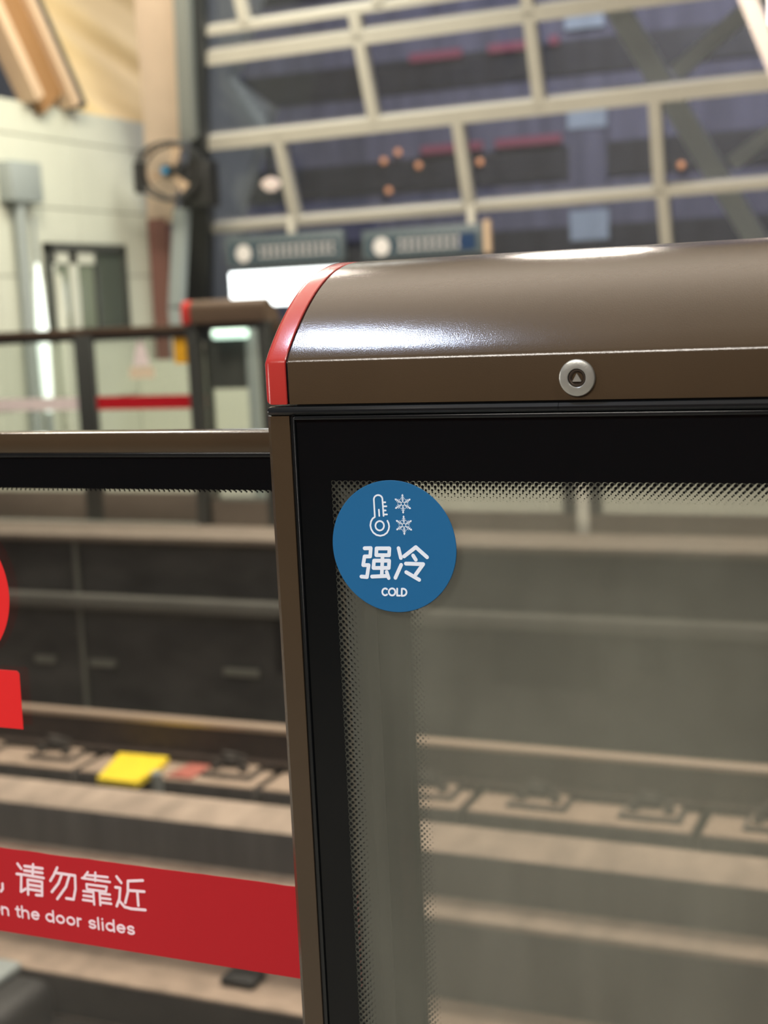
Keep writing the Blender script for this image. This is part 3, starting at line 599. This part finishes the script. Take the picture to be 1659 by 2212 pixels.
# leaning curtain wall: every member lies in one plane, y falls as z rises
def gp(x, z, off=0.0): return (x, 13.0-0.551*(z-2.2)+off*0.876, z+off*0.4826)
NRM = (0, 0.876, 0.4826)
win = struct(bpy.data.objects.new('window_1', None)); C.objects.link(win); win.location = (-3, 13.69, 0.93); ORG['window_1'] = Vector(win.location)
win['kind'] = 'structure'
def mem(name, x0, z0, x1, z1, wdt, dep=0.12):
    MB().bar(gp(x0, z0), gp(x1, z1), wdt, dep, NRM).build(name, MULL, win)
XL, XR = -7.40, 2.6
def xl(z): return -7.41+0.33*(z-2.26)
for z, wd in ((0.98, .09), (2.255, 0.085), (3.045, 0.135), (3.765, 0.125), (3.985, 0.075), (4.75, 0.1), (5.5, 0.1)):
    mem('transom', xl(z)-0.03, z, XR, z+0.012*(XR-XL)/1.0*0.6, wd)
MUL = [(0.98, 2.26, [-2.765, 0.9]), (2.255, 3.05, [-6.365, -4.535, -2.73, -0.9, 0.93]), (3.05, 3.985, [-5.28, -3.69, -1.40, 0.4]), (3.985, 4.75, [-6.3, -4.97, -3.71, -2.4, -0.9]), (4.75, 5.5, [-5.4, -3.7, -1.8, 0.0])]
for z0, z1, xs in MUL:
    for x in xs: mem('mullion', x-0.03, z0, x+0.03, z1, 0.10)
rows = [(0.98, 2.255), (2.255, 3.045), (3.045, 3.765), (3.765, 3.985), (3.985, 4.75), (4.75, 5.5)]
for (z0, z1), mm in zip(rows, [MUL[0], MUL[1], MUL[2], MUL[2], MUL[3], MUL[4]]):
    xs = [None]+mm[2]+[XR]
    for x0, x1 in zip(xs, xs[1:]):
        a0, a1 = (xl(z0), xl(z1)) if x0 is None else (x0, x0)
        MB().rings([[gp(a0, z0, .01), gp(x1, z0, .01), gp(x1, z1, .01), gp(a1, z1, .01)], [gp(a0, z0, .03), gp(x1, z0, .03), gp(x1, z1, .03), gp(a1, z1, .03)]]).build('pane', GWIN, win)
# jamb columns beside the glazing, leaning with it
def lean_slab(name, m, pts, off0, off1, smooth=20):
    return struct(MB().rings([[gp(x, z, off0) for x, z in pts], [gp(x, z, off1) for x, z in pts]]).build(name, m))
lean_slab('trim_1', DARKCOL, [(-6.52, 4.60), (-6.637, 4.247), (-7.076, 3.067), (-7.324, 2.297), (-7.90, 0.9), (-8.22, 0.9), (-7.581, 2.495), (-7.222, 3.079), (-6.758, 4.261), (-6.64, 4.60)], -0.16, 0.0)
lean_slab('trim_2', GREYCOL, [(-6.597, 4.60), (-7.084, 3.168), (-7.252, 3.161), (-6.743, 4.60)], -0.28, -0.18)
lean_slab('trim_3', PINKP, [(-6.75, 4.60), (-7.296, 3.147), (-7.715, 2.39), (-8.02, 2.36), (-7.66, 3.291), (-7.22, 4.60)], -0.16, -0.10)
struct(MB().box(-7.985, -7.775, 12.72, 12.84, 0.93, 2.36).build('trim_4', MAROON))
struct(MB().box(-7.99, -6.60, 12.36, 12.9, -0.02, 0.93).build('wall_plinth', WALLW))
tag(MB().bar((-7.54, 12.45, 1.45), (-7.405, 12.45, 2.42), 0.14, 0.10).bar((-7.54, 12.45, 0.93), (-7.54, 12.45, 1.47), 0.14, 0.10).build('grey_downpipe', GREYBOX, loc=(-7.54, 12.45, 0.93)), 'pale grey bent downpipe beside the dark leaning column', 'pipe')
# cream membrane billow above the pale wall, and the brown beam in front of it
def mem_pt(i, j):
    z = 3.30+2.6*j; ya = 11.30-0.70*(z-3.3); y = ya+(14.3-ya)*i
    x = -8.12-0.20*(z-3.3)-0.10*math.sin(3.1*j)*math.sin(PI*i)
    x += 0.040*math.sin(20*(j*1.2+i*0.75)+2*math.sin(3*i))+0.020*math.sin(37*(j*1.1+i*0.5)+1.0)
    return (x, y, z)
mb = MB(); n1, n2 = 44, 44
for off in (0.0, -0.03):
    g = [[mb.bm.verts.new((mem_pt(i/n1, j/n2)[0]+off, mem_pt(i/n1, j/n2)[1], mem_pt(i/n1, j/n2)[2])) for j in range(n2+1)] for i in range(n1+1)]
    for i in range(n1):
        for j in range(n2): mb.bm.faces.new((g[i][j], g[i+1][j], g[i+1][j+1], g[i][j+1]))
struct(mb.build('ceiling_membrane', FABRIC, smooth=80))
bm_ = thing('roof_beam', 'brown sloping roof beam with pale flanges at the top left above the wall', 'beam', (-7.95, 11.2, 3.35))
for nm, m_, yc, wd, x0, dp in (('beam_web', BEAMB, 11.15, 0.40, -7.95, 0.10), ('flange', BEAML, 11.42, 0.11, -7.93, 0.20), ('flange_edge', DOORF, 11.56, 0.10, -7.93, 0.16), ('flange', BEAML, 10.86, 0.12, -7.93, 0.20)):
    MB().bar((x0, yc, 3.35), (x0, yc-1.24, 5.12), wd, dp, (1, 0, 0)).build(nm, m_, bm_)
# wall fan on the column
FX, FYY, FZ = -7.29, 12.10, 2.75
fan = thing('wall_fan', 'black round wall fan with a blue badge beside the leaning column', 'fan', (FX+0.25, 12.35, 2.6))
def ring(r, y, tr, n=40): return [(FX+r*math.cos(2*PI*i/n), y+0.15*math.cos(2*PI*i/n), FZ+r*math.sin(2*PI*i/n)) for i in range(n)]
for r, y in ((0.275, 12.10), (0.262, 12.02), (0.252, 12.18)):
    MB().path(ring(r, y, 0), 0.014, 8, True).build('guard_ring', FAN, fan)
gw = MB()
for i in range(28):
    a = 2*PI*i/28; c, s = math.cos(a), math.sin(a)
    gw.path([(FX+0.05*c, 11.99, FZ+0.05*s), (FX+0.262*c, 12.02+0.15*c, FZ+0.262*s), (FX+0.275*c, 12.10+0.15*c, FZ+0.275*s), (FX+0.252*c, 12.18+0.15*c, FZ+0.252*s)], 0.0028, 5)
gw.build('guard_wires', FAN, fan)
MB().box(FX-0.315, FX-0.235, 11.90, 12.06, FZ-0.20, FZ+0.10, 0.03).build('guard_clamp', FAN, fan)
for k in range(3):
    a = 2*PI*k/3+1.1; c, s = math.cos(a), math.sin(a)
    q = [(FX+0.05*c-0.02*s, FZ+0.05*s+0.02*c), (FX+0.22*c-0.09*s, FZ+0.22*s+0.09*c), (FX+0.24*c+0.02*s, FZ+0.24*s-0.02*c), (FX+0.05*c+0.03*s, FZ+0.05*s-0.03*c)]
    MB().prism(q, 'y', 12.085, 12.095).build('blade', BEAML, fan)
MB().lathe((FX, 0, FZ), [(0.0, 11.98), (0.045, 11.985), (0.055, 12.0), (0.055, 12.12), (0.08, 12.13), (0.09, 12.30), (0.05, 12.34)], 'y', 24).build('motor', FAN, fan)
MB().lathe((FX, 0, FZ), [(0.0, 11.972), (0.035, 11.974), (0.035, 11.985)], 'y', 20).build('badge', FANB, fan)
MB().bar((FX+0.03, 12.25, FZ-0.02), (FX+0.24, 12.40, FZ-0.06), 0.12, 0.10).box(FX+0.08, FX+0.30, 12.26, 12.50, FZ-0.34, FZ+0.10, 0.02).build('wall_arm', FAN, fan)

# hanging signs and lightbox in front of the glazing
def sign(x0, x1, z0, z1, label, block, sk):
    y = 12.72
    t = thing('hanging_sign', label, 'sign', ((x0+x1)/2, y, z0), 'hanging direction signs')
    MB().box(x0, x1, y-0.05, y+0.05, z0, z1, 0.01).build('sign_frame', SIGNF, t)
    MB().box(x0+0.05, x1-0.05, y-0.056, y-0.05, z0+0.035, z1-0.07).build('sign_face', SIGNB, t)
    h = z1-z0; zc = z0+0.42*h
    MB().lathe((x0+0.20, 0, zc), [(0.085, y-0.057), (0.085, y-0.062), (0.0, y-0.063)], 'y', 28).build('round_mark', SIGNT, t)
    g = MB(); x = x0+0.37; r = random.Random(sk)
    while x < x1-(0.26 if block else 0.10):
        wd = r.uniform(0.045, 0.06)
        g.box(x, x+wd, y-0.060, y-0.056, zc+0.035, zc+0.052).box(x+wd*0.4, x+wd*0.62, y-0.060, y-0.056, zc-0.055, zc+0.07)
        g.box(x, x+wd, y-0.060, y-0.056, zc-0.045, zc-0.028)
        x += wd+0.018
    g.build('blurred_print', SIGNT, t)
    if block: MB().box(x1-0.22, x1-0.07, y-0.060, y-0.056, z0+0.04, z1-0.08).build('navy_block', SIGNN, t)
    xa = x0+(0.72 if not block else 1.10)
    for xx in (xa,): MB().box(xx-0.035, xx+0.035, y-0.03, y+0.03, z1, z1+0.17).build('hanger', MULL, t)
    if block: MB().box(x1+0.01, x1+0.07, y-0.03, y+0.03, z0, z1+0.03).build('end_post', BEAML, t)
sign(-7.06, -5.78, 1.83, 2.12, 'teal hanging sign with a round mark, directly above the glowing lightbox', False, 1)
sign(-5.57, -4.36, 1.82, 2.09, 'teal hanging sign with a navy end block, right of the other sign', True, 2)
lb = thing('lightbox', 'glowing white lightbox hanging under the sign behind the red end cap', 'lightbox', (-6.4, 12.72, 1.42))
MB().box(-7.06, -5.80, 12.69, 12.79, 1.42, 1.785, 0.01).build('lightbox_case', SIGNF, lb)
MB().box(-7.04, -5.82, 12.675, 12.69, 1.435, 1.77, 0.004).build('lit_panel', LITW, lb)
for x in (-6.87, -5.97): MB().box(x-0.03, x+0.03, 12.72, 12.76, 1.785, 1.83).build('hanger', SIGNF, lb)
# pale frame with a tube lamp standing behind the far housing
fr = thing('lamp_stand', 'pale angled frame with a green-white tube lamp, seen through the far housing glass', 'lamp', (-5.15, 9.13, 0))
MB().box(-5.42, -5.355, 9.10, 9.16, -0.02, 1.20).build('stand_upright', GREYBOX, fr)
MB().box(-4.96, -4.895, 9.10, 9.16, -0.02, 1.20).build('stand_upright', GREYBOX, fr)
MB().box(-5.42, -4.895, 9.10, 9.16, 1.20, 1.264).build('stand_top', GREYBOX, fr)
MB().box(-5.355, -4.96, 9.12, 9.15, 0.835, 1.20).build('dark_panel', DOORF, fr)
MB().tube((-5.19, 9.065, 1.235), (-4.93, 9.065, 1.235), 0.036).build('glow_tube', LITG, fr)
# white slanting strut and bright ceiling panel at the upper right
tag(MB().bar((-1.55, 9.5, 3.45), (-0.20, 9.5, -0.02), 0.10, 0.12).build('slanting_strut', WHITEP, loc=(-0.20, 9.5, 0)), 'white slanting strut at the top right corner in front of the glazing', 'strut')
cl = thing('bright_ceiling_lamp', 'bright white lamp panel at the very top right behind the slanting strut', 'lamp', (-1.2, 10.3, 3.3))
MB().box(-1.43, -0.6, 10.25, 10.33, 3.15, 3.62, 0.01).build('lamp_panel', LITC, cl)
MB().tube((-1.1, 10.3, 3.6), (-1.1, 10.3, 7.2), 0.02).build('lamp_rod', WHITEP, cl)
# globe lamp behind the lower left pane
gl_ = thing('globe_lamp', 'small glowing pinkish lamp seen through the lower left window pane', 'lamp', (-6.82, 13.3, 2.66))
MB().lathe((-6.84, 13.30, 2.66), [(0.03, 0.07), (0.10, 0.03), (0.10, -0.01), (0.05, -0.06), (0.0, -0.07)], 'z', 20).build('lamp_globe', LITP, gl_)
MB().tube((-6.84, 13.30, 2.72), (-6.84, 13.30, 3.02), 0.03).build('lamp_stem', FAN, gl_)
# steel braces beyond the glass
trs = thing('steel_brace', 'grey steel brace with two branching arms running down beyond the right-hand glazing', 'brace', (-1.62, 14.42, 0.93))
for a, c, wd in (((-3.30, 12.52, 4.32), (-1.62, 14.42, 0.93), 0.20), ((-2.62, 13.06, 3.30), (-1.65, 12.80, 3.95), 0.13), ((-2.20, 13.50, 2.52), (-1.40, 13.20, 3.00), 0.13)):
    MB().bar(a, c, wd, 0.14).build('brace_arm', BRACE, trs)
# facade across the street, its pattern standing in for reflections in the panes
bd = thing('city_building', 'violet night facade across the street, its strips and glows standing in for pane reflections', 'building', (-4, 24, -1.5))
MB().box(-26, 12, 24.0, 30.0, -1.5, 12).build('facade', FACADE, bd)
for z in (2.0, 3.35, 5.05, 6.8): MB().box(-25, 11, 23.95, 24.0, z, z+0.55).build('dark_reflection', DARKREF, bd)
for x0, x1, z in ((-9.43, -8.48, 5.60), (-7.98, -7.30, 5.60), (-9.28, -8.16, 4.02), (-7.91, -6.75, 4.02), (-6.9, -6.75, 5.62)):
    MB().box(x0, x1, 23.85, 23.95, z-0.07, z+0.07).build('red_reflection', REDREF, bd)
for z in (2.30, 4.15, 5.76): MB().box(-6.64, -5.98, 23.90, 24.0, z, z+0.5).build('blue_reflection', BLUEREF, bd)
for z0 in (-1.5,): MB().box(-6.64, -5.98, 23.93, 24.0, 2.8, 4.15).build('pale_panel', FACADE, bd)
MB().prism([(-26, -1.4), (-12.4, -1.4), (-12.9, 3.2), (-12.1, 5.0), (-12.9, 5.6), (-11.6, 8.2), (-12.2, 11), (-26, 11)], 'y', 23.6, 24.0).build('pale_reflection', PALEREF, bd)  # pale shape imitates a reflection in the left panes
for x, z in ((-9.72, 4.03), (-9.34, 3.77), (-9.93, 3.38), (-10.0, 3.9), (-8.2, 3.74), (-4.73, 3.41)):
    MB().lathe((x, 23.86, z), [(0.0, -0.06), (0.04, -0.05), (0.06, 0.0), (0.04, 0.05), (0.0, 0.06)], 'z', 16).build('facade_bulb', GLOBEO, bd)
struct(MB().box(-30, 16, 15.2, 30, -1.7, -1.5).build('street_ground', DARKG))
